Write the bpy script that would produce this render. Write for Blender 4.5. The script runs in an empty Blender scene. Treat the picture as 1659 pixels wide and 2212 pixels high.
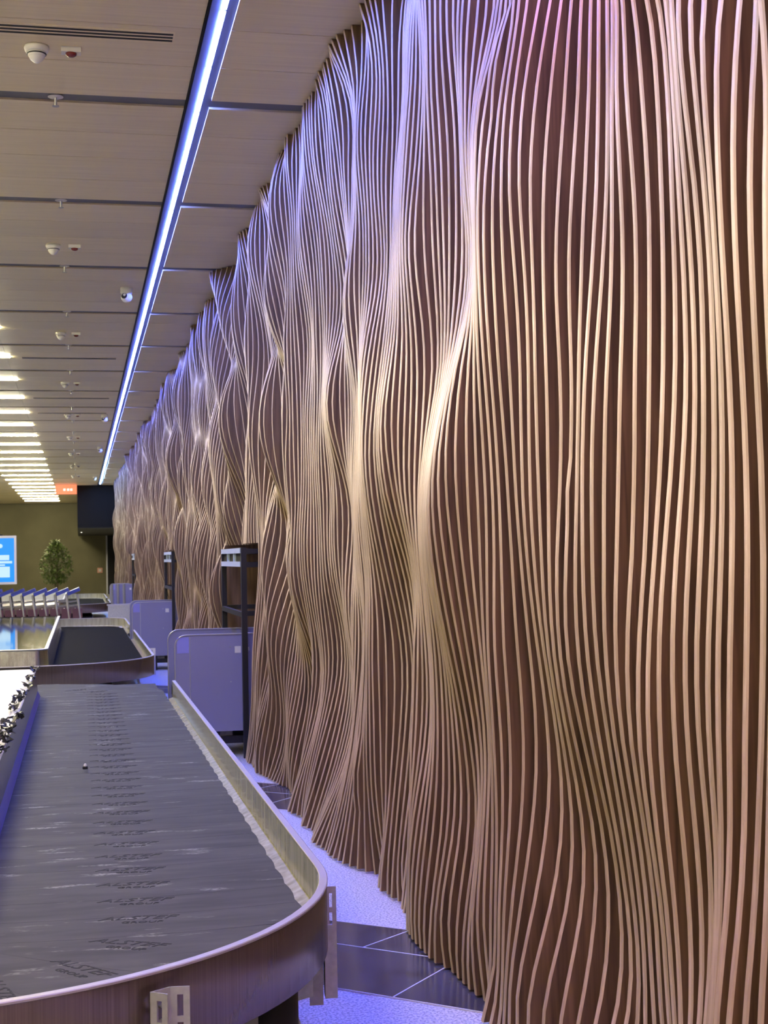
import bpy, math, random
import numpy as np
from mathutils import Matrix, Vector

scene = bpy.context.scene
random.seed(7)
# ------------------------------------------------------------------ camera
PW, PH = 1659, 2212
FPX, ROLL, CAMH, VP = 3067.0, 0.012, 1.6, (173.0, 1212.0)
CEIL = 4.35
def camera_axes():
    d = np.array([(VP[0]-PW/2)/FPX, (VP[1]-PH/2)/FPX, 1.0]); d /= np.linalg.norm(d)
    up0 = np.array([-math.sin(ROLL), -math.cos(ROLL), 0.0])
    up = up0-d*np.dot(up0, d); up /= np.linalg.norm(up)
    return np.stack([np.cross(d, up), d, up])
CM = camera_axes()
def ray(x, y): return CM@np.array([(x-PW/2)/FPX, (y-PH/2)/FPX, 1.0])
def atz(x, y, z):
    r = ray(x, y); return r*((z-CAMH)/r[2])+np.array([0, 0, CAMH])
def aty(x, y, Y):
    r = ray(x, y); return r*(Y/r[1])+np.array([0, 0, CAMH])
cd = bpy.data.cameras.new('camera'); cam = bpy.data.objects.new('camera', cd)
scene.collection.objects.link(cam)
cd.sensor_fit = 'VERTICAL'; cd.sensor_height = 36.0; cd.lens = FPX/PH*36.0
cd.clip_start = 0.05; cd.clip_end = 300
m = Matrix.Identity(4)
for r_ in range(3):
    m[r_][0] = CM[r_, 0]; m[r_][1] = -CM[r_, 1]; m[r_][2] = -CM[r_, 2]
m[2][3] = CAMH
cam.matrix_world = m
cd.dof.use_dof = True; cd.dof.focus_distance = 4.6; cd.dof.aperture_fstop = 13.0
scene.camera = cam
# ------------------------------------------------------------------ world and exposure
w = bpy.data.worlds.new('world'); scene.world = w; w.use_nodes = True
w.node_tree.nodes['Background'].inputs[0].default_value = (0.9, 0.85, 0.75, 1)
w.node_tree.nodes['Background'].inputs[1].default_value = 0.07
vs = scene.view_settings
vs.view_transform = 'Standard'; vs.look = 'None'; vs.gamma = 1.0; vs.use_curve_mapping = False
vs.exposure = 0.08
# light colours and strengths of the place (lamps are built further down)
LED_POWER = 290.0
GRAZE_POWER = 62.0
BAR_POWER = 235.0
LED_BLUE = (0.12, 0.19, 1.0); LED_LILAC = (0.28, 0.16, 0.9); LED_PINK = (0.50, 0.22, 0.50); LED_ICE = (0.25, 0.45, 1.0)
BAR_WARM = (1.0, 0.90, 0.57)

# ------------------------------------------------------------------ helpers
COL = scene.collection
class MB:
    def __init__(s): s.v = []; s.f = []; s.m = []
    def quad(s, pts, mi=0):
        b = len(s.v); s.v += [tuple(p) for p in pts]; s.f.append(tuple(range(b, b+len(pts)))); s.m.append(mi)
    def box(s, x0, x1, y0, y1, z0, z1, mi=0, M=None):
        b = len(s.v)
        P = [(x0,y0,z0),(x1,y0,z0),(x1,y1,z0),(x0,y1,z0),(x0,y0,z1),(x1,y0,z1),(x1,y1,z1),(x0,y1,z1)]
        if M is not None: P = [tuple(M@Vector(p)) for p in P]
        s.v += P
        for q in ((0,3,2,1),(4,5,6,7),(0,1,5,4),(1,2,6,5),(2,3,7,6),(3,0,4,7)):
            s.f.append(tuple(b+k for k in q)); s.m.append(mi)
        return s
    def tube(s, pts, r, n=8, mi=0, cap=True):
        pts = [Vector(p) for p in pts]; b = len(s.v); N = len(pts)
        rr = r if isinstance(r, (list, tuple)) else [r]*N
        for k, p in enumerate(pts):
            t = (pts[min(k+1, N-1)]-pts[max(k-1, 0)]).normalized()
            a = Vector((0,0,1)) if abs(t.z) < .9 else Vector((1,0,0))
            u = t.cross(a).normalized(); v = t.cross(u).normalized()
            for j in range(n):
                an = 2*math.pi*j/n
                s.v.append(tuple(p+u*(math.cos(an)*rr[k])+v*(math.sin(an)*rr[k])))
        for k in range(N-1):
            for j in range(n):
                a0 = b+k*n+j; a1 = b+k*n+(j+1) % n
                s.f.append((a0, a1, a1+n, a0+n)); s.m.append(mi)
        if cap:
            s.f.append(tuple(b+j for j in range(n))[::-1]); s.m.append(mi)
            s.f.append(tuple(b+(N-1)*n+j for j in range(n))); s.m.append(mi)
        return s
    def lathe(s, prof, c=(0,0,0), n=20, mi=0):
        b = len(s.v)
        for r, z in prof:
            for j in range(n):
                a = 2*math.pi*j/n; s.v.append((c[0]+r*math.cos(a), c[1]+r*math.sin(a), c[2]+z))
        for k in range(len(prof)-1):
            for j in range(n):
                a0 = b+k*n+j; a1 = b+k*n+(j+1) % n
                s.f.append((a0, a1, a1+n, a0+n)); s.m.append(mi)
        s.f.append(tuple(b+j for j in range(n))[::-1]); s.m.append(mi)
        s.f.append(tuple(b+(len(prof)-1)*n+j for j in range(n))); s.m.append(mi)
        return s
    def prism(s, poly, z0, z1, mi=0, axis='z'):
        n = len(poly); b = len(s.v)
        def P(a, c, h):
            return (a, c, h) if axis == 'z' else ((a, h, c) if axis == 'y' else (h, a, c))
        s.v += [P(a, c, z0) for a, c in poly]+[P(a, c, z1) for a, c in poly]
        s.f.append(tuple(b+k for k in range(n))[::-1]); s.f.append(tuple(b+n+k for k in range(n))); s.m += [mi, mi]
        for k in range(n):
            j = (k+1) % n; s.f.append((b+k, b+j, b+n+j, b+n+k)); s.m.append(mi)
        return s
    def mesh(s, name, mats, smooth=False):
        me = bpy.data.meshes.new(name); me.from_pydata(s.v, [], s.f)
        for mt in (mats if isinstance(mats, (list, tuple)) else [mats]): me.materials.append(mt)
        if len(set(s.m)) > 1: me.polygons.foreach_set('material_index', s.m)
        if smooth: me.polygons.foreach_set('use_smooth', [True]*len(s.f))
        me.update(); return me
    def build(s, name, mats, parent=None, smooth=False, loc=None):
        return link(name, s.mesh(name, mats, smooth), parent, loc)
def link(name, me, parent=None, loc=None, rot=None):
    o = bpy.data.objects.new(name, me); COL.objects.link(o)
    if parent is not None: o.parent = parent
    if loc is not None: o.location = loc
    if rot is not None: o.rotation_euler = rot
    return o
def tag(o, label=None, cat=None, group=None, kind=None):
    for k, v in (('label', label), ('category', cat), ('group', group), ('kind', kind)):
        if v: o[k] = v
    return o
def empty(name, loc, label=None, cat=None, group=None, rotz=0, kind=None):
    o = bpy.data.objects.new(name, None); COL.objects.link(o); o.location = loc; o.rotation_euler = (0, 0, rotz)
    o.empty_display_size = .1
    return tag(o, label, cat, group, kind)
def copy_tree(o, parent=None):
    c = o.copy(); COL.objects.link(c); c.parent = parent
    for ch in list(o.children): copy_tree(ch, c)
    return c
def sweep(path, prof, mb=None, mi=0, closed=False):
    """path: list of (pos2d, outward normal2d); prof: list of (outward offset, z)"""
    mb = mb or MB(); b = len(mb.v); n = len(prof); N = len(path)
    for (p, nn) in path:
        for d, z in prof: mb.v.append((p[0]+nn[0]*d, p[1]+nn[1]*d, z))
    for k in range(N-1):
        for j in range(n-1):
            a = b+k*n+j; mb.f.append((a, a+1, a+1+n, a+n)); mb.m.append(mi)
    return mb
def text_mesh(body, size, extrude, mat, shear=0.0, xs=1.0):
    cu = bpy.data.curves.new('lettering', 'FONT'); cu.body = body; cu.size = size; cu.extrude = extrude; cu.shear = shear
    cu.align_x = 'CENTER'; cu.align_y = 'CENTER'; cu.resolution_u = 2
    ob = bpy.data.objects.new('lettering_source', cu); COL.objects.link(ob)
    dg = bpy.context.evaluated_depsgraph_get()
    me = bpy.data.meshes.new_from_object(ob.evaluated_get(dg)); bpy.data.objects.remove(ob); bpy.data.curves.remove(cu)
    me.transform(Matrix.Diagonal((xs, 1, 1, 1))); me.materials.clear(); me.materials.append(mat); return me

# ------------------------------------------------------------------ materials
def mat(name, col, rough=.5, metal=0.0, spec=.5, emit=None, estr=0.0):
    mt = bpy.data.materials.new(name); mt.use_nodes = True
    b = mt.node_tree.nodes['Principled BSDF']
    b.inputs['Base Color'].default_value = (*col, 1); b.inputs['Roughness'].default_value = rough
    b.inputs['Metallic'].default_value = metal; b.inputs['Specular IOR Level'].default_value = spec
    if emit: b.inputs['Emission Color'].default_value = (*emit, 1); b.inputs['Emission Strength'].default_value = estr
    return mt
def grain(mt, c0, c1, scale=(1,1,1), nscale=6.0, detail=6, dist=0.0, lo=.35, hi=.65, bump=0.0, coord='Object', rand=0.0, rough=None):
    nt = mt.node_tree; N = nt.nodes; Lk = nt.links; b = N['Principled BSDF']
    tc = N.new('ShaderNodeTexCoord'); mp = N.new('ShaderNodeMapping'); mp.inputs['Scale'].default_value = scale
    nz = N.new('ShaderNodeTexNoise'); nz.inputs['Scale'].default_value = nscale; nz.inputs['Detail'].default_value = detail
    nz.inputs['Distortion'].default_value = dist
    rp = N.new('ShaderNodeValToRGB'); rp.color_ramp.elements[0].position = lo; rp.color_ramp.elements[1].position = hi
    rp.color_ramp.elements[0].color = (*c0, 1); rp.color_ramp.elements[1].color = (*c1, 1)
    Lk.new(tc.outputs[coord], mp.inputs[0])
    if rand:
        oi = N.new('ShaderNodeObjectInfo'); vm = N.new('ShaderNodeVectorMath'); vm.operation = 'SCALE'
        cb = N.new('ShaderNodeCombineXYZ')
        for k in range(3): Lk.new(oi.outputs['Random'], cb.inputs[k])
        Lk.new(cb.outputs[0], vm.inputs[0]); vm.inputs['Scale'].default_value = 50.0
        Lk.new(vm.outputs[0], mp.inputs['Location'])
    Lk.new(mp.outputs[0], nz.inputs['Vector']); Lk.new(nz.outputs['Fac'], rp.inputs[0])
    out = rp.outputs[0]
    if rand:
        hs = N.new('ShaderNodeHueSaturation'); mr = N.new('ShaderNodeMapRange')
        mr.inputs[3].default_value = 1-rand; mr.inputs[4].default_value = 1+rand
        Lk.new(oi.outputs['Random'], mr.inputs[0]); Lk.new(mr.outputs[0], hs.inputs['Value']); Lk.new(out, hs.inputs['Color']); out = hs.outputs[0]
    Lk.new(out, b.inputs['Base Color'])
    if rough:
        mr2 = N.new('ShaderNodeMapRange'); mr2.inputs[3].default_value = rough[0]; mr2.inputs[4].default_value = rough[1]
        Lk.new(nz.outputs['Fac'], mr2.inputs[0]); Lk.new(mr2.outputs[0], b.inputs['Roughness'])
    if bump:
        bp = N.new('ShaderNodeBump'); bp.inputs['Strength'].default_value = bump; bp.inputs['Distance'].default_value = .002
        Lk.new(nz.outputs['Fac'], bp.inputs['Height']); Lk.new(bp.outputs[0], b.inputs['Normal'])
    return mt
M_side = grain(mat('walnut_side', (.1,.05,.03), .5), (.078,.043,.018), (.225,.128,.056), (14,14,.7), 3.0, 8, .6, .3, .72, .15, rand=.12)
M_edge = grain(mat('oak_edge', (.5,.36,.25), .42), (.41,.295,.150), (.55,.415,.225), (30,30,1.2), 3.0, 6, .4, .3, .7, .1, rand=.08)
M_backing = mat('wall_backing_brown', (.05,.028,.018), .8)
M_ceil = grain(mat('ceiling_maple', (.5,.4,.28), .38), (.80,.68,.42), (.92,.80,.52), (.5,22,1), 2.2, 6, .5, .3, .75, .05, rand=.05)
M_ceilgap = mat('ceiling_gap_grey', (.13,.135,.16), .55)
M_white = mat('white_plastic', (.78,.76,.72), .4)
M_offw = mat('cream_paint', (.32,.31,.25), .6)
M_red = mat('dark_red_lens', (.16,.02,.02), .2)
M_black = mat('black_steel', (.012,.012,.014), .4)
M_dark = mat('dark_void', (.008,.008,.009), .7)
M_navy = mat('navy_metal', (.006,.006,.012), .6, spec=.1)
M_chan = grain(mat('speckled_aluminium', (.3,.3,.3), .4, .6), (.012,.012,.013), (.06,.06,.063), (1,1,1), 160, 2, 0, .4, .6)
M_steel = grain(mat('brushed_steel', (.6,.58,.55), .22, 1.0), (.50,.48,.45), (.62,.60,.57), (1,1,.05), 60, 3, 0, .3, .7, rough=(.16,.30))
M_mirror = mat('polished_steel', (.46,.46,.43), .12, 1.0)
M_deck = mat('polished_deck', (.42,.42,.38), .045, 1.0)
M_rim = grain(mat('enamelled_rim_painted_reflections', (.50,.48,.37), .12, .25), (.40,.39,.28), (.68,.66,.52), (6,6,.6), 4, 5, 0, .3, .7)  # pale rim; vertical streaks paint the belt's reflections into its colour
M_cap = mat('pale_rim_cap', (.46,.43,.40), .5, .3)
M_skirt = grain(mat('bronze_steel', (.32,.25,.2), .26, .55), (.13,.095,.07), (.20,.15,.115), (30,30,.05), 8, 3, 0, .3, .7)
M_galv = grain(mat('galvanised', (.5,.51,.47), .45, .35), (.42,.43,.39), (.55,.56,.51), (1,1,1), 40, 3, 0, .3, .7)
M_alu = mat('aluminium_trim', (.52,.52,.53), .38, .7)
M_panel = mat('lilac_grey_panel', (.26,.255,.42), .42)
M_cream = grain(mat('cream_deck', (.82,.78,.66), .5), (.60,.565,.47), (.68,.645,.55), (1,1,1), 9, 4, 0, .3, .7)
M_beltblack = mat('black_rubber', (.0035,.0035,.0037), .8, spec=.02)
M_letter = mat('embossed_rubber', (.043,.044,.045), .8, spec=.12)  # letters darker than the plates, painting in the shadows of the embossing
M_film = mat('black_film', (.03,.03,.028), .28)
M_bluefilm = mat('blue_film', (.30,.30,.75), .25)
M_kickblue = mat('blue_kick_steel', (.13,.12,.46), .3, .3)  # saturated blue on the lower kick of the cream island
M_prail = mat('pale_blue_rail', (.55,.66,.74), .4)
M_maroon = mat('maroon_board', (.10,.035,.045), .5)
M_bluehandle = mat('blue_handle', (.03,.05,.30), .4)
M_farwall = grain(mat('olive_wall', (.2,.18,.1), .7), (.165,.15,.088), (.20,.185,.11), (.3,.3,.3), 3, 3)
M_leaf = mat('leaf', (.10,.16,.03), .45)
M_stem = mat('stem', (.10,.07,.04), .7)
M_pot = mat('pot', (.03,.03,.03), .5)
# dusty belt: dark rubber with pale dust streaks
M_belt = mat('dusty_rubber', (.1,.1,.11), .75, spec=.15)
def dusty():
    nt = M_belt.node_tree; N = nt.nodes; Lk = nt.links; b = N['Principled BSDF']
    tc = N.new('ShaderNodeTexCoord'); g = N.new('ShaderNodeNewGeometry')
    def nz(scale, ns, det, lo, hi):
        mp = N.new('ShaderNodeMapping'); mp.inputs['Scale'].default_value = scale
        Lk.new(g.outputs['Position'], mp.inputs[0])
        n = N.new('ShaderNodeTexNoise'); n.inputs['Scale'].default_value = ns; n.inputs['Detail'].default_value = det
        Lk.new(mp.outputs[0], n.inputs['Vector'])
        mr = N.new('ShaderNodeMapRange'); mr.inputs[1].default_value = lo; mr.inputs[2].default_value = hi
        Lk.new(n.outputs['Fac'], mr.inputs[0]); return mr.outputs[0]
    a = nz((1,4,1), 3.0, 5, .3, .75); s1 = nz((2.2,8,1), 1.7, 4, .61, .71); s2 = nz((1,1,1), 60, 2, .3, .6)
    m1 = N.new('ShaderNodeMix'); m1.data_type = 'RGBA'; m1.inputs[6].default_value = (.056,.058,.056,1); m1.inputs[7].default_value = (.092,.094,.088,1)
    Lk.new(a, m1.inputs[0])
    mm = N.new('ShaderNodeMath'); mm.operation = 'MULTIPLY'; Lk.new(s1, mm.inputs[0]); Lk.new(s2, mm.inputs[1])
    m2 = N.new('ShaderNodeMix'); m2.data_type = 'RGBA'; m2.inputs[7].default_value = (.28,.28,.25,1)
    Lk.new(mm.outputs[0], m2.inputs[0]); Lk.new(m1.outputs[2], m2.inputs[6]); Lk.new(m2.outputs[2], b.inputs['Base Color'])
dusty()
# floor: pale terrazzo and dark marble
M_terr = mat('pale_terrazzo', (.5,.5,.5), .35)
def terrazzo():
    nt = M_terr.node_tree; N = nt.nodes; Lk = nt.links; b = N['Principled BSDF']
    tc = N.new('ShaderNodeTexCoord'); n = N.new('ShaderNodeTexNoise'); n.inputs['Scale'].default_value = 105; n.inputs['Detail'].default_value = 3
    Lk.new(tc.outputs['Object'], n.inputs['Vector'])
    rp = N.new('ShaderNodeValToRGB'); rp.color_ramp.elements[0].position = .40; rp.color_ramp.elements[1].position = .56
    rp.color_ramp.elements[0].color = (.30,.30,.31,1); rp.color_ramp.elements[1].color = (.72,.71,.69,1)
    Lk.new(n.outputs['Fac'], rp.inputs[0]); Lk.new(rp.outputs[0], b.inputs['Base Color'])
terrazzo()
M_marb = grain(mat('dark_marble', (.05,.05,.06), .16), (.035,.035,.042), (.10,.10,.115), (1,1,1), 5, 8, 1.2, .3, .75)
M_joint = mat('pale_joint', (.62,.60,.58), .5)
def emis(name, col, s): return mat(name, (.02,.02,.02), .6, emit=col, estr=s)

# ================================================================== THE SETTING
XB = 1.78                       # plane of the wall behind the slats
floor = MB().box(-16, XB+.3, -6, 70, -.08, 0).build('floor', M_terr); tag(floor, kind='structure')
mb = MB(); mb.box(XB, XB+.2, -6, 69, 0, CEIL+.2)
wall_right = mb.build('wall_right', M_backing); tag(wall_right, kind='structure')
wall_far = MB().box(-16, XB+.2, 69, 69.2, 0, CEIL+.2).build('wall_far', M_farwall); tag(wall_far, kind='structure')
ceiling = MB().box(-16, XB+.2, -6, 69, CEIL+.014, CEIL+.12).build('ceiling', M_ceilgap); tag(ceiling, kind='structure')

# dark marble band in the pale floor, each stone a piece of its own
def stone(pts, name='marble_tile', mt=None, z=.004):
    MB().prism([(p[0], p[1]) for p in pts], 0.0005, z).build(name, mt or M_marb, floor)
def joint(a, b, wd=.006):
    a = np.array(a[:2]); b = np.array(b[:2]); d = (b-a)/np.linalg.norm(b-a); n = np.array([-d[1], d[0]])*wd/2
    MB().prism([tuple(a+n), tuple(a-n), tuple(b-n), tuple(b+n)], .0006, .0052).build('floor_joint', M_joint, floor)
def band(oy, near=True):
    # band crossing from the carousel to the wall, cut by a zigzag joint
    g = lambda x, y: (x, y+oy)
    A0, A1 = g(.55, 6.63), g(1.74, 5.62)        # far edge of the band
    B0, B1 = g(.55, 5.56), g(1.74, 4.46)        # near edge
    C0, C1 = g(.55, 6.24), g(1.74, 5.17)        # lengthwise joint
    P = lambda a, b, t: (a[0]+(b[0]-a[0])*t, a[1]+(b[1]-a[1])*t)
    def cut(a, b, t0, t1, c, d, u0, u1): stone([P(c, d, u0), P(c, d, u1), P(a, b, t1), P(a, b, t0)])
    cut(A0, A1, 0, .68, C0, C1, 0, .47); stone([P(A0, A1, .68), P(C0, C1, .47), P(C0, C1, 1), P(A0, A1, 1)])
    cut(C0, C1, 0, .74, B0, B1, 0, .45); stone([P(C0, C1, .74), P(B0, B1, .45), P(B0, B1, 1), P(C0, C1, 1)])
    for a, b in ((A0, A1), (B0, B1), (C0, C1), (P(A0, A1, .68), P(C0, C1, .47)), (P(C0, C1, .74), P(B0, B1, .45))): joint(a, b)
band(0.0); band(4.05); band(12.0)

# ------------------------------------------------------------------ slatted relief wall
Y0, PITCH, TH = 2.766, 0.0717, 0.024
R = (1259, 4.1475); LF = (880, 4.1475); MD = (560, 4.608); M4 = (540, 4.608)
# where the front edges of the slats run: (row, crop, first slat, edge positions)
ROWS = [
(0,R,0,[1578,1405,1220,1060,938,825,775,735,668,582,450,355,300,258,208,128,62]),
(0,LF,17,[1550,1465,1380,1285,1185,1072,1000,950,920,890,840,810,780,705,630,545,488,450,405,345,290,245,195,150,125,98,84,70,54,40,26,12,0,-18,-38]),
(200,R,-1,[1635,1505,1345,1195,1085,1015,895,835,790,740,645,510,370,285,250,222,130,50]),
(200,LF,17,[1525,1410,1275,1145,1030,945,870,820,745,690,632,622,612,600,565,520,485,468,452,392,320,255,200,165,145]),
(400,R,-1,[1597,1480,1337,1207,1145,1090,1000,915,848,780,683,565,440,325,250,215,118,15]),
(400,LF,17,[1470,1350,1210,1085,988,900,832,762,688,632,602,592,580,566,550,530,500,488,475,425,365,300,252,212,140,90,45]),
(600,R,-1,[1610,1510,1360,1245,1185,1140,1055,970,900,815,710,580,463,345,242,165,70]),
(600,LF,16,[1555,1440,1322,1208,1112,1045,958,855,770,690,640,612,604,596,588,578,562,545,522,482,425,370,330,285,240,160,75]),
(800,R,-1,[1645,1547,1412,1293,1222,1160,1065,995,920,820,712,585,455,325,200,98,5]),
(800,LF,16,[1525,1462,1360,1233,1133,1080,1003,908,812,740,685,628,590,535,470,412,400,390,378,365,352,340,320,295,272,222,148,85]),
(1000,R,0,[1590,1450,1322,1235,1165,1063,980,888,785,690,580,462,317,186,70]),
(1000,LF,15,[1550,1510,1445,1365,1247,1160,1090,1022,955,880,795,740,675,605,525,422,335,275,228,205,195,185,173,162,150,138,126,110,62,8]),
(1200,R,0,[1612,1465,1322,1225,1148,1038,935,825,718,638,555,443,300,188,78]),
(1200,LF,15,[1558,1495,1408,1325,1258,1195,1125,1065,1012,932,830,772,700,640,560,480,405,328,262,210,190,176,163,152,142,130,118,105]),
(1400,R,0,[1610,1455,1303,1197,1110,1005,905,795,673,583,497,388,283,188,108,22]),
(1400,LF,16,[1520,1415,1355,1300,1248,1210,1155,1085,975,850,770,712,680,648,592,525,460,398,352,336,322,308,280,240,208,196,185,150,120,85,40]),
(1600,R,0,[1591,1437,1291,1200,1116,1029,928,817,682,575,490,414,338,272,226,144,75,10]),
(1600,LF,18,[1495,1435,1378,1335,1250,1140,1030,905,840,768,748,735,690,655,605,550,495,440,400,358,315,265,230,212,195,150,115,65,20]),
(1800,R,0,[1558,1435,1308,1230,1188,1115,1000,885,735,648,590,548,490,425,365,300,255,172,92]),
(1800,LF,19,[1562,1462,1368,1225,1095,1005,905,850,797,762,705,668,640,625,612,540,467,408,352,298,220,157,118,70,25]),
(2000,R,-1,[1630,1520,1392,1275,1215,1190,1142,1052,950,820,755,715,660,588,530,470,403,335,212,80]),
(2000,LF,19,[1525,1390,1242,1097,990,920,852,803,768,725,662,605,562,545,505,437,357,282,228,190,122,78,45,15]),
(2212,R,-1,[1565,1438,1285,1165,1140,1115,1085,1030,957,870,818,770,697,628,540,470,372,268,103]),
(2212,LF,18,[1525,1370,1210,1070,972,900,850,812]),
(180,MD,42,[1625,1600,1552,1510,1485,1465,1450,1440,1430,1378,1312,1270,1228,1195,1165,1120,1080,1045,1012,980,935,905,885,860,825,765,705,672,655,640,615,595,580,562,545]),
(360,MD,42,[1590,1550,1500,1450,1420,1400,1385,1372,1360,1345,1312,1255,1210,1175,1130,1100,1058,1020,980,948,938,930,922,912,870,825,808,790,750,715,690,670,630,580,545,530,500,470,440,432,425,418,412,400,360,315,270]),
(540,MD,42,[1535,1475,1440,1410,1390,1372,1360,1348,1336,1324,1310,1270,1250,1215,1170,1125,1080,1050,1025,990,940,912,905,900,895,888,880,845,800,770,740,720,690,655,610,590,560,530,485,445,410,392,375,355,330,310,290]),
(720,MD,42,[1625,1548,1502,1460,1425,1373,1348,1322,1292,1265,1240,1195,1150,1112,1073,1045,1032,1022,1010,985,925,872,845,838,834,830,825,800,772,745,715,690,665,645,625,590,545,530,522,500,480,440,380,345,310,270,230]),
(900,MD,43,[1555,1500,1440,1375,1305,1240,1200,1182,1165,1150,1110,1070,1030,1012,1003,995,988,980,970,955,940,920,895,865,825,740,675,655,645,635,625,610,595,578,548,525,505,475,450,430,412,380,330,305,285,225]),
(1080,MD,45,[1447,1402,1378,1332,1268,1235,1215,1185,1122,1085,1058,1040,1025,1005,988,975,960,948,938,930,918,905,895,855,790,755,735,718,690,650,610,590,565,540,515,490,465,440,418,395,365,318,285,262]),
(1260,MD,43,[1592,1584,1575,1562,1548,1530,1505,1455,1395,1335,1278,1228,1185,1142,1112,1098,1085,1070,1040,1018,1000,982,962,948,936,920,882,848,825,805,770,752,715,695,650,625,600,570,540,515,480,455,430,405,360,320,300]),
(1440,M4,47,[1668,1660,1652,1640,1620,1560,1512,1425,1345,1267,1205,1180,1160,1145,1105,1060,1045,1020,1000,975,950,915,870,815,775,740,718,700,690,660,625,595,562,530,505,470,440,400,370,322,280,232,195,170]),
(1620,M4,50,[1630,1575,1520,1475,1415,1350,1300,1230,1190,1140,1105,1075,1040,1025,1005,985,960,935,900,870,820,765,700,670,640,610,590,570,540,525]),
(1780,M4,50,[1545,1500,1450,1405,1362,1348,1337,1285,1240,1193,1132,1078,1026,972,935,905,870,840]),
(1900,M4,47,[1600,1560,1525,1490,1450,1405,1360,1290,1262]),
]
# feet and heads of slats whose tips show against floor and ceiling
TIPS_FLOOR = [(1060,2182),(1048,2170),(1029,2157),(1014,2145),(1001,2132),(990,2121),(980,2110),(965,2099),(945,2089),(930,2079),(921,2069),(914,2059),(902,2048),(895,2039),(888,2030),(881,2021),
 (876,1959),(860,1952),(845,1945),(832,1935),(817,1922),(802,1891),(779,1884),(760,1878),(746,1873),(729,1865),(717,1859),(708,1854),(703,1846),(695,1839),(686,1834),(675,1828),(670,1823),
 (667,1797),(657,1792),(648,1788),(644,1767),(646,1727),(632,1721),(621,1706),(607,1701),(600,1698),(588,1692),(580,1687),(571,1682),(562,1677),(556,1675),(543,1656),(533,1652),(529,1639)]
TIPS_CEILING = [(782,0),(775,10),(761,52),(746,61),(730,71),(718,80),(707,99),(696,136),(683,154),(675,169),(665,210),(652,231),(643,270),(634,284),(624,311),(610,323),(602,340),(559,410),(540,487),(487,559),
 (464,580),(440,638),(418,696),(412,734),(391,748),(369,802),(348,823),(328,874),(294,942)]
# edge of the first wall opening
JAMB_Y = 11.25; JAMB = [(556,1130),(557,1180),(556,1260),(550,1350),(545,1420),(542,1500),(538,1560),(534,1610),(529,1639)]
NI0, NI1, NZ = -22, 130, 45
ZS = np.linspace(0, CEIL, NZ)
rng = np.random.RandomState(11)
WAVES = [(rng.uniform(.65, 2.0), rng.choice([-1, 1])*rng.uniform(1.5, 4.0), rng.uniform(0, 6.28), rng.uniform(.016, .032)) for _ in range(9)]
def prior(Y, z):
    Lm = 1.41-.0032*np.clip(Y-9, 0, 36)
    for ly, lz, ph, a in WAVES: Lm = Lm+a*np.sin(6.2832*(Y/ly+z/lz)+ph+.7*np.sin(z*1.3+Y*.8))
    return np.clip(Lm, 1.14, 1.56)
def fit_relief():
    I = []; Z = []; L = []; Wt = []
    for y, (ox, s), i0, vals in ROWS:
        idx = i0+np.arange(len(vals), dtype=float)
        if ox < 700 and idx[-1] > 70:    # far part: slats hidden in the folds widen the count there
            xs = ox+np.array(vals, float)/s; dx = np.append(4.0, -np.diff(xs))
            ex = (xs-VP[0])*PITCH/(Y0+PITCH*idx)
            wg = np.where(idx > 58, np.clip(.9-dx/ex, 0, 1), 0)+np.where(idx > 58, .02, 0); cw = np.cumsum(wg)/wg.sum()
            def Ls(E): ii = idx+E*cw; return ii, np.array([aty(x_, y, Y0+PITCH*a_) for x_, a_ in zip(xs, ii)])
            E_ = min(np.linspace(0, 40, 81), key=lambda E: abs(np.mean(Ls(E)[1][-6:, 0])-1.375))
            idx, q = Ls(E_)
        else: q = np.array([aty(ox+v/s, y, Y0+PITCH*a) for v, a in zip(vals, idx)])
        I += list(idx); Z += list(q[:, 2]); L += list(q[:, 0])
    for z, tips in ((0.0, TIPS_FLOOR), (CEIL, TIPS_CEILING)):
        for x, y in tips:
            q = atz(x, y, z); I += [(q[1]-Y0)/PITCH]*2; Z += [z]*2; L += [q[0]]*2
    for x, y in JAMB:
        for dj, dl in ((0, 0), (-3, .004), (-6, .010)):
            q = aty(x, y, JAMB_Y); I += [(JAMB_Y-Y0)/PITCH+dj]*2; Z += [q[2]]*2; L += [q[0]+dl]*2
    I = np.array(I); Z = np.array(Z); L = np.array(L)
    ok = (Z > -.05) & (Z < CEIL+.05) & (I < NI1-2); I, Z, L = I[ok], Z[ok], L[ok]
    ni = NI1-NI0+1
    yy = Y0+PITCH*np.arange(NI0, NI1+1)
    PR = prior(yy[:, None], ZS[None, :])
    fi = I-NI0; a = np.clip(np.floor(fi).astype(int), 0, ni-2); u = fi-a
    fz = np.clip(Z/CEIL*(NZ-1), 0, NZ-1.001); b = np.floor(fz).astype(int); v = fz-b
    ws = [((1-u)*(1-v), a, b), (u*(1-v), a+1, b), ((1-u)*v, a, b+1), (u*v, a+1, b+1)]
    def samp(G): return sum(w_*G[i_, j_] for w_, i_, j_ in ws)
    def scat(r):
        G = np.zeros((ni, NZ))
        for w_, i_, j_ in ws: np.add.at(G, (i_, j_), w_*r)
        return G
    li, lz, le = .02, .5, .0006
    def Aop(G):
        o = scat(samp(G))+le*G
        d = np.diff(G, 2, axis=0)*li; o[:-2] += d; o[1:-1] -= 2*d; o[2:] += d
        d = np.diff(G, 2, axis=1)*lz; o[:, :-2] += d; o[:, 1:-1] -= 2*d; o[:, 2:] += d
        return o
    X = np.zeros((ni, NZ)); r = scat(L-samp(PR)); p = r.copy(); rs = (r*r).sum()
    for _ in range(4000):
        Ap = Aop(p); al = rs/(p*Ap).sum(); X += al*p; r -= al*Ap; rn = (r*r).sum()
        if rn < 1e-13: break
        p = r+rn/rs*p; rs = rn
    return np.clip(PR+X, 1.1, 1.6)
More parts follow.
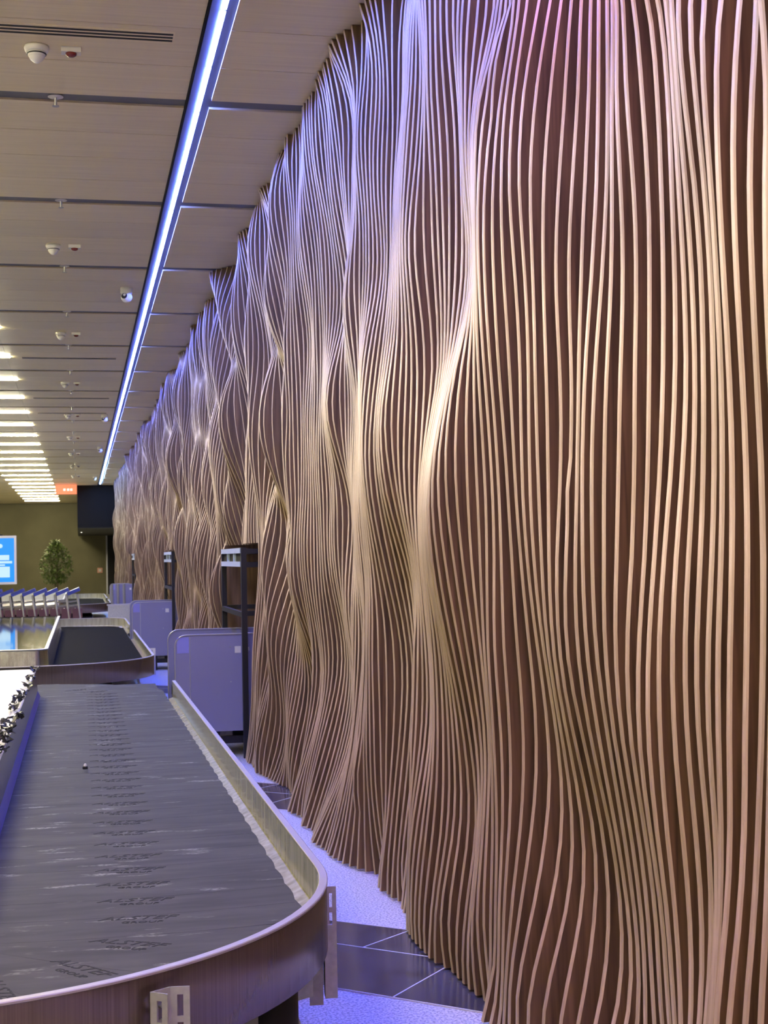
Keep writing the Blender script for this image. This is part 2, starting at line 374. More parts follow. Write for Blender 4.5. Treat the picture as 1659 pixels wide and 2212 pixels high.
RELIEF = fit_relief()
def slat_front(i):
    Y = Y0+PITCH*i
    if i <= NI1: return RELIEF[i-NI0]
    return prior(Y, ZS)
OPEN = [(11.28, 13.35, 1.72), (20.45, 22.9, 1.74), (34.9, 37.9, 1.76)]
def add_slat(mb, i, yoff, step=1):
    Y = Y0+PITCH*i; L = slat_front(i); zz = ZS; z0 = .012
    for a, b_, zt in OPEN:
        if a < Y < b_: z0 = zt
    k0 = np.searchsorted(zz, z0+.02)
    Zp = [z0]+list(zz[k0::step]); Lp = [float(np.interp(z0, zz, L))]+list(L[k0::step])
    if Zp[-1] < CEIL-.01: Zp.append(CEIL-.003); Lp.append(L[-1])
    Zp[-1] = CEIL-.003
    n0 = len(mb.v); h = TH/2; e = .004
    for z, l in zip(Zp, Lp):
        for x, y in ((XB, -h), (l+e, -h), (l, -h+e), (l, h-e), (l+e, h), (XB, h)): mb.v.append((x, yoff+y, z))
    for k in range(len(Zp)-1):
        for j in range(5):
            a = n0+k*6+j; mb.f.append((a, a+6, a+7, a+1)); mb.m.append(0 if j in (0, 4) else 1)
    mb.f.append(tuple(n0+j for j in range(6))); mb.m.append(0)
    t = n0+(len(Zp)-1)*6; mb.f.append(tuple(t+j for j in range(6))[::-1]); mb.m.append(0)
NEAR = range(-14, 286)
for i in NEAR:
    mb = MB(); add_slat(mb, i, 0.0)
    mb.build('slat', [M_side, M_edge], wall_right, loc=(0, Y0+PITCH*i, 0))
mb = MB(); i = 286
while Y0+PITCH*i < 52.4: add_slat(mb, i, Y0+PITCH*i, 2); i += 1
far_slats = mb.build('slats', [M_side, M_edge], wall_right); tag(far_slats, 'distant wavy slats at the end of the wall', kind='stuff')

# ------------------------------------------------------------------ ceiling panels, bays of four
GAP0, BAY, GW = 8.56, 2.475, .15
LX0, LX1 = .655, .80           # light track channel
PW_ = (BAY-GW)/4
segs = [(-.93, LX0-.004), (LX1+.004, XB)]
mbrest = MB(); pm = {}
for s_, (xa, xb) in enumerate(segs):
    pm[s_] = MB().box(xa, xb, 0, PW_-.006, -.0135, 0).mesh('ceiling_panel', M_ceil)
for k in range(-6, 26):
    for q in range(4):
        y = GAP0+BAY*k+GW/2+q*PW_
        if y > 68.4: continue
        for s_, (xa, xb) in enumerate(segs):
            if -1 <= k < 16: link('ceiling_panel', pm[s_], ceiling, (0, y, CEIL+.0135))
            else: mbrest.box(xa, xb, y, y+PW_-.006, CEIL, CEIL+.0135)
        for xa in (-4.86, -8.79, -12.72): mbrest.box(xa, xa+3.926, y, y+PW_-.006, CEIL, CEIL+.0135)
rest = mbrest.build('ceiling_panels', M_ceil, ceiling); tag(rest, kind='stuff')

# ------------------------------------------------------------------ LED track along the wall
track = empty('led_track', (.74, 0, CEIL), 'long recessed light track glowing blue white along the wood ceiling beside the slat wall', 'light')
T = MB().box(LX0-.74, LX0+.012-.74, -3, 52.5, -.012, .09).build('track_side', M_navy, track)
T = MB().box(LX1-.012-.74, LX1-.74, -3, 52.5, .022, .09).build('track_side', M_chan, track)
T = MB().box(LX0-.74, LX1-.74, -3, 52.5, .088, .1).build('track_top', M_navy, track)
T = MB().box(-.017, .02, -3, 52.5, .024, .05).build('led_carrier', M_navy, track)
T = MB().box(.035, LX1-.014-.74, -3, 52.5, .03, .034).build('inner_reflector', M_chan, track)
led_m = {n: emis('led_'+n, c, LED_POWER) for n, c in (('blue', LED_BLUE), ('lilac', LED_LILAC), ('pink', LED_PINK), ('ice', LED_ICE))}
led_mesh = {n: MB().box(-.013, .017, .010, .820, -.002, .002, 0, Matrix.Translation((0, 0, .013))@Matrix.Rotation(math.radians(-12), 4, 'Y')).mesh('light_segment', mt) for n, mt in led_m.items()}
y = -2.9
while y < 52:
    n = 'pink' if y < 1.8 else ('lilac' if y < 4.0 else ('blue' if y < 38 else 'ice'))
    link('light_segment', led_mesh[n], track, (0, y, 0)); y += .832

# grazing lenses of the track: narrow beams fanned from straight down to well up the wall
for tilt, spread, k, colr in ((0.5, 3, .22, (.05,.10,1)), (2, 3, .3, (.05,.10,1)), (3.5, 3, .34, (.05,.10,1)), (5, 3, .34, (.05,.10,1)), (6.5, 3, .32, (.07,.11,1)), (8, 3, .26, (.13,.12,1)),
                        (9.5, 3, .24, (.30,.14,1)), (11, 4, .62, (.50,.40,1)), (13.5, 5, 1.25, (.72,.70,1)), (17, 8, 2.3, (.74,.74,1)), (23, 12, 2.3, (.40,.44,1)), (33, 20, 1.6, (.14,.19,1)),
                        (47, 28, 2.1, (.09,.14,1)), (63, 26, 2.7, (.08,.13,1)), (77, 26, 2.6, (.08,.13,1))):
    # the lenses high up the wall glow violet at the head of the track and blue further on
    runs = ((-3.0, 52.4, colr),) if tilt < 30 else ((-3.0, 4.4, (.50, .22, .80)), (4.4, 52.4, colr))
    for ya, yb_, cc in runs:
        la = bpy.data.lights.new('grazing_lens', 'AREA'); la.shape = 'RECTANGLE'; la.size = .03; la.size_y = yb_-ya
        la.spread = math.radians(spread); la.energy = GRAZE_POWER*k*(yb_-ya)/55.4; la.color = cc
        lo = bpy.data.objects.new('grazing_lens', la); COL.objects.link(lo); lo.parent = track
        lo.location = (.004, (ya+yb_)/2, .006); lo.rotation_euler = (0, -math.radians(tilt), 0)

# ------------------------------------------------------------------ bar lights across the hall ceiling
bar_m = emis('bar_warm', BAR_WARM, BAR_POWER)
def bar_mesh(length):
    pts = []
    for k in range(9):
        a = -math.pi/2+math.pi*k/8; pts.append((length/2-.019+.019*math.cos(a), .019*math.sin(a)))
    for k in range(9):
        a = math.pi/2+math.pi*k/8; pts.append((-length/2+.019+.019*math.cos(a), .019*math.sin(a)))
    return MB().prism(pts, -.012, .004).mesh('bar_light', bar_m)
bm_ = bar_mesh(1.5)
BARY = 19.52
for k in range(-9, 20):
    yb = BARY+2.43*k
    for x, lab, grp in ((-1.635, 'slim glowing bar light in the ceiling row nearest the blue light track', 'bar lights in the row nearest the light track'),
                        (-5.8, 'slim white bar light in the second ceiling row out in the hall', 'bar lights out in the hall')):
        if x < -2: continue
        o = link('bar_light', bm_, None, (x, yb, CEIL-.002)); tag(o, lab, 'light', grp)

# ================================================================== CEILING FITTINGS
smoke_p = empty('smoke_detector', (0,0,0))
MB().lathe([(.062, 0), (.066, -.012), (.060, -.03), (.052, -.034)], n=24).build('base', M_white, smoke_p, True)
MB().lathe([(.050, -.034), (.046, -.05), (.034, -.072), (.014, -.088), (.004, -.09)], n=24).build('cone', M_white, smoke_p, True)
for k in range(4):
    zz = -.040-.0105*k; rr = .0505-.0085*k
    MB().lathe([(rr, zz), (rr+.0022, zz-.002), (rr+.0005, zz-.006)], n=24).build('vent_slot', M_black, smoke_p)
beacon_p = empty('alarm_beacon', (0,0,0))
MB().box(-.052, .052, -.03, .03, -.028, 0).build('base', M_white, beacon_p)
MB().lathe([(.030, -.028), (.029, -.038), (.018, -.046), (.004, -.049)], n=18).build('lens', M_red, beacon_p, True)
spr_p = empty('sprinkler', (0,0,0))
MB().lathe([(.036, 0), (.040, -.006), (.030, -.010)], n=20).build('escutcheon', M_white, spr_p)
MB().tube([(0,0,-.008), (0,0,-.05)], .007, 8).build('nozzle', M_alu, spr_p)
MB().lathe([(.018, -.052), (.018, -.055)], n=14).build('deflector', M_alu, spr_p)
cctv_p = empty('security_camera', (0,0,0))
MB().lathe([(.060, 0), (.060, -.05), (.052, -.062)], n=24).build('base', M_white, cctv_p, True)
prof = [(.056*math.cos(a), .056*math.sin(a)) for a in np.linspace(-1.45, 1.45, 9)]
MB().lathe(prof, (0, -.004, -.095), 24).build('dome', M_white, cctv_p, True)
MB().lathe([(.030, .0), (.032, .006), (.026, .010)], (0,0,0), 18).build('lens', M_black, cctv_p, loc=(-.022, -.042, -.090), smooth=True).rotation_euler = (1.25, 0, -.45)
def place(proto, first, loc, label, cat, group, sc=1.0):
    o = proto if first else copy_tree(proto)
    o.location = loc; o.scale = (sc, sc, sc); tag(o, label, cat, group); return o
sm_y = [7.71+4.86*k for k in range(9)]
for k, y in enumerate(sm_y):
    place(smoke_p, k == 0, (-.195, y, CEIL), 'white cone shaped smoke detector on the ceiling beside a small alarm beacon', 'smoke detector', 'smoke detectors along the ceiling')
    place(beacon_p, k == 0, (-.015, y, CEIL), 'small white alarm beacon with dark red lens next to a smoke detector', 'beacon', 'alarm beacons along the ceiling')
for k in range(0, 16):
    place(spr_p, k == 0, (-.11, GAP0+BAY*k, CEIL+.012), 'small sprinkler head hanging in a dark gap between the ceiling panels', 'sprinkler', 'sprinklers in the ceiling gaps', 1.15)
for k, (x, y) in enumerate(((.49, 14.49), (.48, 27.14), (.50, 34.88), (.5, 47.0))):
    place(cctv_p, k == 0, (x, y, CEIL), 'white turret security camera with black lens hanging near the light track' if k == 0 else 'small pale security camera far down the ceiling by the light track', 'camera', None if k == 0 else 'distant security cameras')
dif_p = empty('slot_diffuser', (0,0,0))
MB().box(-.63, .63, -.085, .085, -.003, .004).build('frame', M_ceil, dif_p)
for q in range(3): MB().box(-.62, .62, -.062+.045*q, -.040+.045*q, -.0045, -.002).build('slot', M_dark, dif_p)
for k, y in enumerate((7.47, 19.62, 24.45, 26.93)):
    place(dif_p, k == 0, (-.11, y, CEIL), 'linear air diffuser with three dark slots in the wood ceiling' if k == 0 else 'thin dark linear air slot further along the wood ceiling', 'diffuser', None if k == 0 else 'distant air slots in the ceiling')

# ================================================================== BAGGAGE CAROUSELS
def loop(XR, XL, YF, YB, Rc, d=0.0, start='feed', y_start=None, y_end=None, n=30):
    """points along a rounded rectangle, offset inward by d, from the wall side round the front to the hall side"""
    P = []; r = max(Rc-d, .02)
    P.append(((XR-d, y_start), (1, 0)))
    ns = max(2, int((y_start-(YF+Rc))/.5))
    for k in range(1, ns): P.append(((XR-d, y_start+(YF+Rc-y_start)*k/ns), (1, 0)))
    for k in range(n+1):
        a = -math.pi/2*k/n; P.append(((XR-Rc+r*math.cos(a), YF+Rc+r*math.sin(a)), (math.cos(a), math.sin(a))))
    for k in range(n+1):
        a = -math.pi/2-math.pi/2*k/n; P.append(((XL+Rc+r*math.cos(a), YF+Rc+r*math.sin(a)), (math.cos(a), math.sin(a))))
    P.append(((XL+d, y_end), (-1, 0)))
    return P
W_BELT = .98
def plate_mesh(wi, wo, name, mt):
    """one overlapping belt plate: local x outward, y against travel; wi/wo depth at the inner and outer end"""
    nx = 10; top = []; bot = []
    for k in range(nx+1):
        u = -1+2*k/nx; x = u*W_BELT/2; dep = wi+(wo-wi)*(u+1)/2; bow = .035*(1-u*u)
        top.append((x, dep/2-bow+.03)); bot.append((x, -dep/2-bow))
    end = [(W_BELT/2+.013*math.sin(math.pi*t), bot[-1][1]+(top[-1][1]-bot[-1][1])*t) for t in (.2, .4, .6, .8)]
    sta = [(-W_BELT/2-.012*math.sin(math.pi*t), top[0][1]+(bot[0][1]-top[0][1])*t) for t in (.25, .5, .75)]
    ring = bot+end+top[::-1]+sta; mb = MB(); n = len(ring)
    zt = lambda y: .0016-.0014*(y+.15)
    for x, y in ring: mb.v.append((x, y, zt(y)))
    for x, y in ring: mb.v.append((x, y, zt(y)-.0003))
    mb.f.append(tuple(range(n))); mb.f.append(tuple(range(n, 2*n))[::-1]); mb.m += [0, 0]
    for k in range(n): j = (k+1) % n; mb.f.append((k, n+k, n+j, j)); mb.m.append(0)
    return mb.mesh(name, mt)
letters = text_mesh('ALSTEF', .058, .0006, M_letter, .35, 1.25)
letters2 = text_mesh('GROUP', .030, .0006, M_letter, .1, 1.25)
def carousel(XR, XL, YF, YB, Rc, y_rim, zr, zb, label, belt_mat, deck_mat, far_rim, brackets, lettered, plates_from, zt=.73):
    o = empty('baggage_carousel', (0, 0, 0), label, 'carousel')
    path = loop(XR, XL, YF, YB, Rc, 0, y_start=y_rim, y_end=YB-Rc)
    if far_rim:      # continue the rim round the far end
        tail = []
        for k in range(15):
            a = math.pi/2*(1-k/14.0); tail.append(((XR-Rc*.5+Rc*.5*math.cos(a), YB-Rc*.5+Rc*.5*math.sin(a)), (math.cos(a), math.sin(a))))
        far = [((XL+Rc, YB), (0, 1))]+tail+[((XR, y_rim+1.6), (1, 0))]
    runs = [path]+([far] if far_rim else [])
    for pth in runs:
        flip = pth is not path
        sweep(pth, [(.004, zb-.01), (.004, zr), (-.008, zr), (-.008, zb+.012), (-.05, zb-.004), (-.07, zb-.004)]).build('rim_panel', M_rim, o)
        sweep(pth, [(-.011, zr-.003), (-.011, zr+.002), (-.009, zr+.004), (.012, zr+.004), (.015, zr+.002), (.015, zr-.003)]).build('rim_cap', M_cap, o)
        sweep(pth, [(.012, zr-.002), (.012, zr-.195), (.004, zr-.200), (-.004, zr-.195)]).build('skirt', M_skirt, o, True)
        sweep(pth, [(-.045, zb-.0035), (-.095, zb-.003)]).build('kick_strip', M_cream, o)
    # dark plinth and belt bed
    base = loop(XR, XL, YF, YB, Rc, .42, y_start=YB-.42, y_end=YB-.42)
    MB().prism([p for p, _ in base], 0, zr-.3).build('plinth', M_dark, o)
    bed = loop(XR, XL, YF, YB, Rc, .06, y_start=YB-.1, y_end=YB-.1)
    MB().prism([p for p, _ in bed], zb-.06, zb-.02).build('belt_bed', M_dark, o)
    # island with sloping kick and flat deck
    isl = loop(XR, XL, YF, YB, Rc, 1.03, y_start=YB-1.2, y_end=YB-1.2)
    sweep(isl+[isl[0]], [(0, zb-.02), (-.03, zb+.05)]).build('island_kick', M_kickblue if deck_mat is M_cream else M_mirror, o)
    sweep(isl+[isl[0]], [(-.03, zb+.05), (-.045, zt)]).build('island_side', M_steel, o)
    sweep(isl+[isl[0]], [(-.040, zt-.012), (-.036, zt), (-.042, zt+.005), (-.075, zt+.005), (-.078, zt)]).build('island_trim', M_cream if deck_mat is M_cream else M_alu, o)
    dk = loop(XR, XL, YF, YB, Rc, 1.10, y_start=YB-1.27, y_end=YB-1.27)
    MB().prism([p for p, _ in dk], zt-.03, zt+.001).build('deck', deck_mat, o)
    # belt plates
    dc = .545; pitch = .235
    ms = plate_mesh(.285, .285, 'belt_plate', belt_mat); rc = Rc-dc
    mc = plate_mesh(.285*(rc-.49)/rc*.9+.05, .34*(rc+.49)/rc, 'belt_plate', belt_mat)
    s = 0.0; y = plates_from; seq = []
    # far corner, wall side, front corner, front run
    k = 0; na = int(math.pi/2*rc/pitch)
    for k in range(na, 0, -1):
        a = (math.pi/2)*k/(na+.0); seq.append((XR-Rc+rc*math.cos(a), YB-Rc+rc*math.sin(a), a, mc, k < 3))
    y = YB-Rc
    while y > YF+Rc-.05: seq.append((XR-dc, y, 0.0, ms, True)); y -= pitch
    for k in range(1, na+1):
        a = -math.pi/2*k/(na+.0); seq.append((XR-Rc+rc*math.cos(a), YF+Rc+rc*math.sin(a), a, mc, k < 4))
    x = XR-Rc-pitch
    while x > XL+Rc: seq.append((x, YF+dc, -math.pi/2, ms, False)); x -= pitch
    for (px, py, a, me, tx) in seq:
        p = link('belt_plate', me, o, (px, py, zb), (0, 0, a))
        if lettered and tx:
            link('lettering', letters, p, (-.01, .032, .0016), (-.0014, 0, -.13)); link('lettering', letters2, p, (.004, -.022, .0017), (-.0014, 0, -.13))
    return o
c1 = carousel(.711, -4.3, 3.2, 13.15, 1.2, 11.36, .64, .50, 'baggage carousel with dusty grey lettered plates and pale steel rim beside the slat wall', M_belt, M_cream, False, True, True, 12)
c2 = carousel(.735, -4.3, 13.95, 25.2, 1.2, 20.55, .605, .47, 'baggage carousel with clean black belt and polished steel deck in front of the luggage trolleys', M_beltblack, M_deck, True, True, False, 24, .70)
c3 = carousel(.69, -4.3, 33.2, 44.0, 1.2, 36.8, .605, .47, 'distant baggage carousel with black belt behind the luggage trolleys', M_beltblack, mat('dull_deck', (.16,.16,.14), .7), True, False, False, 42, .70)

# slotted strut brackets fixed to the rims
def slotted(mb, w, h, th, sw, slots, M):
    a, b = (w-sw)/2, (w+sw)/2
    mb.box(0, a, 0, th, -h, 0, 0, M); mb.box(b, w, 0, th, -h, 0, 0, M)
    z = 0
    for s0, s1 in slots: mb.box(a, b, 0, th, -s0, -z, 0, M); z = s1
    mb.box(a, b, 0, th, -h, -z, 0, M)
SL = [(.018, .068), (.082, .132), (.146, .196), (.21, .26)]
def bracket(loc, rotz, label, parent, h=.33, slots=SL):
    e = empty('slotted_bracket', loc, rotz=rotz); e.parent = parent
    I = Matrix.Identity(4)
    mb = MB(); slotted(mb, .042, h, .003, .011, slots, Matrix.Translation((-.021, -.005, 0))); mb.build('web', M_galv, e)
    mb = MB(); slotted(mb, .034, h, .003, .011, slots, Matrix.Translation((-.021, -.005, 0))@Matrix.Rotation(math.radians(-68), 4, 'Z')); mb.build('side', M_galv, e)
    mb = MB(); slotted(mb, .034, h, .003, .011, slots, Matrix.Translation((.021, -.005, 0))@Matrix.Rotation(math.radians(-40), 4, 'Z')); mb.build('side', M_galv, e)
    mb = MB(); mb.tube([(0, .03, -.03), (0, -.022, -.03)], .0045, 8); mb.tube([(0, -.008, -.03), (0, -.016, -.03)], .0095, 6); mb.build('bolt', M_alu, e)
    return e
# front bracket on the curve and the tall one at the start of the curve
pF = (.17, 3.318-.02, .605)
aF = -math.acos((.150-(.711-1.2))/1.2)
rF = 1.2+.02
def on_arc(cx, cy, rr, a): return (cx+rr*math.cos(a), cy+rr*math.sin(a))
xy = on_arc(-.489, 4.4, 1.232, aF); bracket((xy[0], xy[1], .607), aF+math.pi/2, None, c1).scale = (1.3, 1.3, 1.0)
a2 = -.10; xy = on_arc(-.489, 4.4, 1.208, a2)
tall = empty('channel_bracket', (xy[0], xy[1], .60), rotz=a2); tall.parent = c1
mb = MB(); slotted(mb, .034, .335, .003, .009, [(.02, .062), (.078, .118)], Matrix.Identity(4)); mb.build('face', M_galv, tall)
mb = MB(); slotted(mb, .06, .335, .003, .009, [(.02, .062), (.078, .118)], Matrix.Rotation(math.radians(90), 4, 'Z')); mb.build('side', M_galv, tall)
MB().box(-.05, -.008, .02, .024, -.36, -.16).build('gusset', M_galv, tall)
MB().box(.004, .02, -.012, .001, -.122, -.112).build('bolt', M_alu, tall)
xy = (.747, 16.3); t2 = empty('channel_bracket', (xy[0], xy[1], .60)); t2.parent = c2
mb = MB(); slotted(mb, .075, .30, .003, .009, [(.02, .062), (.078, .118)], Matrix.Identity(4)); mb.build('face', M_white, t2)  # white rather than galvanised: track light falling here is put into the colour
MB().box(0, .004, 0, .10, -.30, 0).build('side', M_white, t2)
# support leg, guard and drive cover under the curve
MB().prism([(.60, 4.16), (.66, 4.20), (.658, 4.206), (.598, 4.166)], .30, .47).build('support_plate', M_galv, c1)
pts = [on_arc(.485, 4.10, .115, a) for a in np.linspace(0, 6.0, 24)]
MB().prism(pts, .0, .43).build('drive_cover', M_black, c1, True)
MB().prism([(.30, 3.78), (.46, 3.90), (.457, 3.906), (.297, 3.786)], .05, .46).build('guard_film', mat('olive_sheet', (.22,.21,.12), .3), c1)

# small things left on the belt and deck
q = atz(184, 1660, .515); e = empty('screw_cap', (q[0], q[1], .512), 'tiny black cap with white tip lying on the dusty belt', 'cap')
MB().lathe([(.014, 0), (.014, .012), (.010, .016)], n=12).build('body', M_black, e); MB().lathe([(.009, .016), (.007, .026), (.002, .029)], n=12).build('tip', M_white, e)
def scrap(x, y, z, r, seed):
    rg = random.Random(seed); pts = []; n = 26; mb = MB()
    a0 = rg.uniform(0, 6.28)
    for k in range(n):
        t = k/(n-1); a = a0+t*rg.uniform(9.5, 10.5)
        rr = r*(.35+.65*rg.random()); pts.append(Vector((rr*math.cos(a)*.75, rr*math.sin(a)*1.5+(t-.5)*r*2.2, .006+abs(math.sin(t*11+seed))*r*.75)))
    wdt = .010
    for k in range(n):
        d = (pts[min(k+1, n-1)]-pts[max(k-1, 0)]).normalized(); s_ = d.cross(Vector((rg.uniform(-.5,.5), rg.uniform(-.5,.5), 1))).normalized()
        tw = Vector((0, 0, rg.uniform(.2, 1)))
        s_ = (s_+tw*.8).normalized()*wdt*rg.uniform(.5, 1.6)
        for q_ in (-1, 1):
            p = pts[k]+s_*q_; mb.v.append((p.x, p.y, max(p.z, .001)))
    for k in range(n-1): mb.f.append((2*k, 2*k+1, 2*k+3, 2*k+2)); mb.m.append(0)
    ob = mb.build('film_scrap', M_film, None, loc=(x, y, z))
    md = ob.modifiers.new('thickness', 'SOLIDIFY'); md.thickness = .0016
    tag(ob, 'crumpled scrap of black protective film on the cream carousel deck edge', 'film scrap', 'torn black film along the deck edge')
for k, (px, py, r) in enumerate(((76, 1452, .05), (66, 1470, .045), (60, 1486, .045), (50, 1506, .055), (38, 1520, .06), (30, 1535, .045), (42, 1552, .04), (18, 1570, .06), (14, 1588, .05), (4, 1608, .055), (3, 1630, .045))):
    q = atz(px, py, .735); scrap(q[0], q[1], .732, r, k+3)

# ================================================================== FEED CONVEYORS AND PORTAL FRAMES
def rounded_panel(x0, x1, z0, z1, r):
    pts = [(x1, z0), (x1, z1)]+[(x0+r-r*math.sin(a), z1-r+r*math.cos(a)) for a in np.linspace(0, math.pi/2, 8)]+[(x0, z0)]
    return pts
def feed(Y, xl, label, zt=.985, zb=.21, number=False, wid=.92):
    e = empty('feed_conveyor', (xl, Y, 0), label, 'conveyor')
    for j, yo in enumerate((0, wid)):
        p = MB().prism(rounded_panel(0, XB-xl+.25 if False else XB-xl-.02, zb, zt, .09), yo, yo+.03, axis='y').build('side_panel', M_panel, e)
        rim = [(a, c) for a, c in rounded_panel(0, XB-xl-.02, zb, zt, .09)][1:]
        mb = MB()
        for (a, c), (a1, c1_) in zip(rim[:-1], rim[1:]):
            d = math.hypot(a1-a, c1_-c); nx, nz = -(c1_-c)/d, (a1-a)/d
            if a1 < a or c1_ < c: pass
            q = [(a, c), (a1, c1_), (a1+nx*-.008, c1_+nz*-.008), (a+nx*-.008, c+nz*-.008)]
            mb.prism(q, yo-.005, yo+.035, axis='y')
        mb.build('edge_trim', M_alu, p)
        if j == 0:
            MB().box(.112, .118, yo-.003, yo, zb, zt-.01).build('joint_strip', M_alu, p)
            MB().box(.012, .108, yo-.002, yo, zt-.14, zt-.012).build('protective_film', M_bluefilm, p)
            for zz in (zt-.10, zt-.38): MB().lathe([(.006, 0), (.004, .004)], n=10).build('rivet', M_alu, p, loc=(.44, yo, zz)).rotation_euler = (math.pi/2, 0, 0)
            MB().box(.475, .525, yo-.002, yo, zt-.15, zt-.095).build('sticker', M_white, p)
            if number:
                tm = text_mesh('14', .05, .0006, M_white); t = link('lettering', tm, p, (.572, yo-.002, zt-.122), (math.pi/2, 0, 0))
    mb = MB()
    mb.quad([(.03, .04, .53), (.03, wid-.01, .53), (XB-xl-.02, wid-.01, .80), (XB-xl-.02, .04, .80)]); mb.build('belt', M_beltblack, e)
    MB().box(.02, .07, .035, wid-.005, .44, .52).build('end_roller_cover', M_dark, e)
    for x in (.3, .9):
        for yo in (.06, wid-.06): MB().box(x, x+.05, yo-.02, yo+.02, 0, .5).build('leg', M_black, e)
    MB().box(.2, XB-xl-.02, .08, wid-.08, .10, .16).build('under_frame', M_black, e)
    MB().box(.34, .46, .12, .3, .16, .30).build('motor', M_galv, e)
    return e
f1 = feed(11.5, .738, 'lilac grey feed conveyor with blue film on its panel corner, joining the dusty carousel', number=True)
f2 = feed(20.85, .728, 'lilac grey feed conveyor joining the black belt carousel at the second wall opening')
f3 = feed(37.2, .76, 'distant lilac feed conveyor at the third wall opening')
def portal(Y0_, Y1_, X, zt, label):
    e = empty('portal_frame', (X, Y0_, 0), label, 'frame'); D = Y1_-Y0_; pw = .045
    dep = XB-X-.03
    for yo in (0, D):
        for xo in (0, dep-.05): MB().box(xo, xo+pw, yo, yo+pw, 0, zt).build('post', M_black, e)
        for zz in (zt-.05, zt-.16, zt-.55): MB().box(pw, dep-.05, yo+.005, yo+pw-.005, zz, zz+.04).build('side_rail', M_black, e)
    for zz in (zt-.045, zt-.155): MB().box(-.004, .03, pw+.0, D, zz, zz+.042).build('front_rail', M_prail, e)
    MB().box(.02, .03, pw, D, zt-.113, zt-.045).build('backing', M_dark, e)
    for k in (1, 2): MB().box(-.002, .02, pw+(D-pw)*k/3-.01, pw+(D-pw)*k/3+.01, zt-.113, zt-.045).build('divider', M_prail, e)
    MB().box(.0, .03, pw, D, zt-.56, zt-.52).build('cross_bar', M_black, e)
    return e
portal(11.38, 12.98, 1.262, 1.685, 'black steel portal frame with pale top rails in the wall opening behind the dusty carousel')
portal(20.7, 22.5, 1.29, 1.715, 'black steel portal frame in the second wall opening beyond the black belt carousel')
portal(35.2, 37.0, 1.30, 1.76, 'distant slim black portal frame in the third wall opening')

# grey barrier between the second feed and the distant carousel
b = empty('steel_barrier', (.52, 28.2, 0), 'low grey speckled metal barrier panel behind the black belt carousel', 'barrier')
MB().box(0, .95, 0, .03, .12, .72).build('panel', M_galv, b); MB().box(-.02, .97, -.01, .04, .72, .75).build('top_rail', M_alu, b)
for x in (.02, .88): MB().box(x, x+.05, 0, .03, 0, .12).build('leg', M_galv, b)
gl = empty('queue_post', (.93, 38.5, 0), 'pale gold posts standing beside the distant lilac conveyor', 'post', 'pale posts by the distant conveyor')
MB().tube([(0,0,.02), (0,0,1.0)], .035, 10).build('pole', M_offw, gl); MB().lathe([(.06, 0), (.06, .02), (.03, .04)], n=14).build('base', M_offw, gl)
gl.location = (.93, 36.6, 0)
for x in (.78, 1.08): g2 = copy_tree(gl); g2.location = (x, 36.6, 0)

# ================================================================== LUGGAGE TROLLEYS
tr = empty('luggage_trolley', (0, 0, 0))
mb = MB()
for y in (-.26, .26):
    mb.tube([(.10, y, .10), (.05, y, .55), (.0, y, .98)], .021, 8); mb.tube([(.10, y, .12), (-.62, y*.6, .14)], .018, 8)
mb.tube([(.05, -.26, .55), (.05, .26, .55)], .015, 6); mb.build('frame', M_offw, tr, True)
mb = MB(); mb.box(-.17, .07, -.29, .29, -.03, .035, 0, Matrix.Translation((-.02, 0, 1.05))@Matrix.Rotation(math.radians(-22), 4, 'Y')); mb.build('handle', M_bluehandle, tr)
mb = MB()
for z in (.78, .86): mb.tube([(.02, -.25, z), (-.16, -.22, z-.02), (-.16, .22, z-.02), (.02, .25, z)], .013, 6)
mb.build('basket', M_offw, tr)
MB().box(-.01, .005, -.24, .24, .25, .72, 0, Matrix.Translation((.035, 0, 0))@Matrix.Rotation(math.radians(-6), 4, 'Y')).build('advert_board', M_maroon, tr)
MB().box(-.09, .09, -.275, -.262, .22, .72).build('side_board', M_maroon, tr)
for x, y in ((.1, -.26), (.1, .26), (-.6, 0)):
    mb = MB(); mb.tube([(x, y-.02, .06), (x, y+.02, .06)], .06, 14); mb.build('wheel', M_black, tr)
for k in range(10):
    o = tr if k == 0 else copy_tree(tr)
    o.location = (-.06-.203*k, 27.4, 0); tag(o, 'luggage trolley with blue handle and maroon board, nested behind the black belt carousel', 'trolley', 'luggage trolleys nested in a row')

# ================================================================== FAR END OF THE HALL
bx_ = empty('bulkhead_box', (.85, 52.7, 2.79), 'large black box bulkhead hanging below the ceiling at the slat wall end', 'bulkhead')
MB().box(-.925, .92, 0, 16, .03, CEIL-2.79-.002).build('casing', mat('bulkhead_black', (.007,.007,.010), .6, spec=.1), bx_); MB().box(-.915, .92, .02, 16, 0, .03).build('bottom_edge', M_dark, bx_)
s = empty('orange_sign', (-.46, 52.2, CEIL), 'glowing orange red sign box under the ceiling beside the black bulkhead', 'sign')
MB().box(-.37, .37, 0, .06, -.34, -.005).build('face', emis('sign_orange', (1,.18,.08), 1.6), s)
for x in (-.1, .03, .14): MB().box(x, x+.08, -.004, 0, -.22, -.14).build('mark', emis('sign_white', (1,.8,.7), 1.5), s)
sg = empty('information_sign', (-1.93, 31.5, 0), 'blue backlit information sign with white frame hanging from a rod', 'sign')
q0 = aty(35, 1157, 31.5); q1 = aty(35, 1262, 31.5); hw = q0[0]+1.93; z0, z1 = q1[2], q0[2]
MB().box(-hw, hw, 0, .09, z0, z1).build('casing', M_white, sg)
MB().box(-hw+.045, hw-.045, -.004, .0, z0+.05, z1-.05).build('face', emis('sign_blue', (.0,.30,.95), 1.0), sg)
wm = emis('sign_pale', (.55,.8,1.0), 1.0)
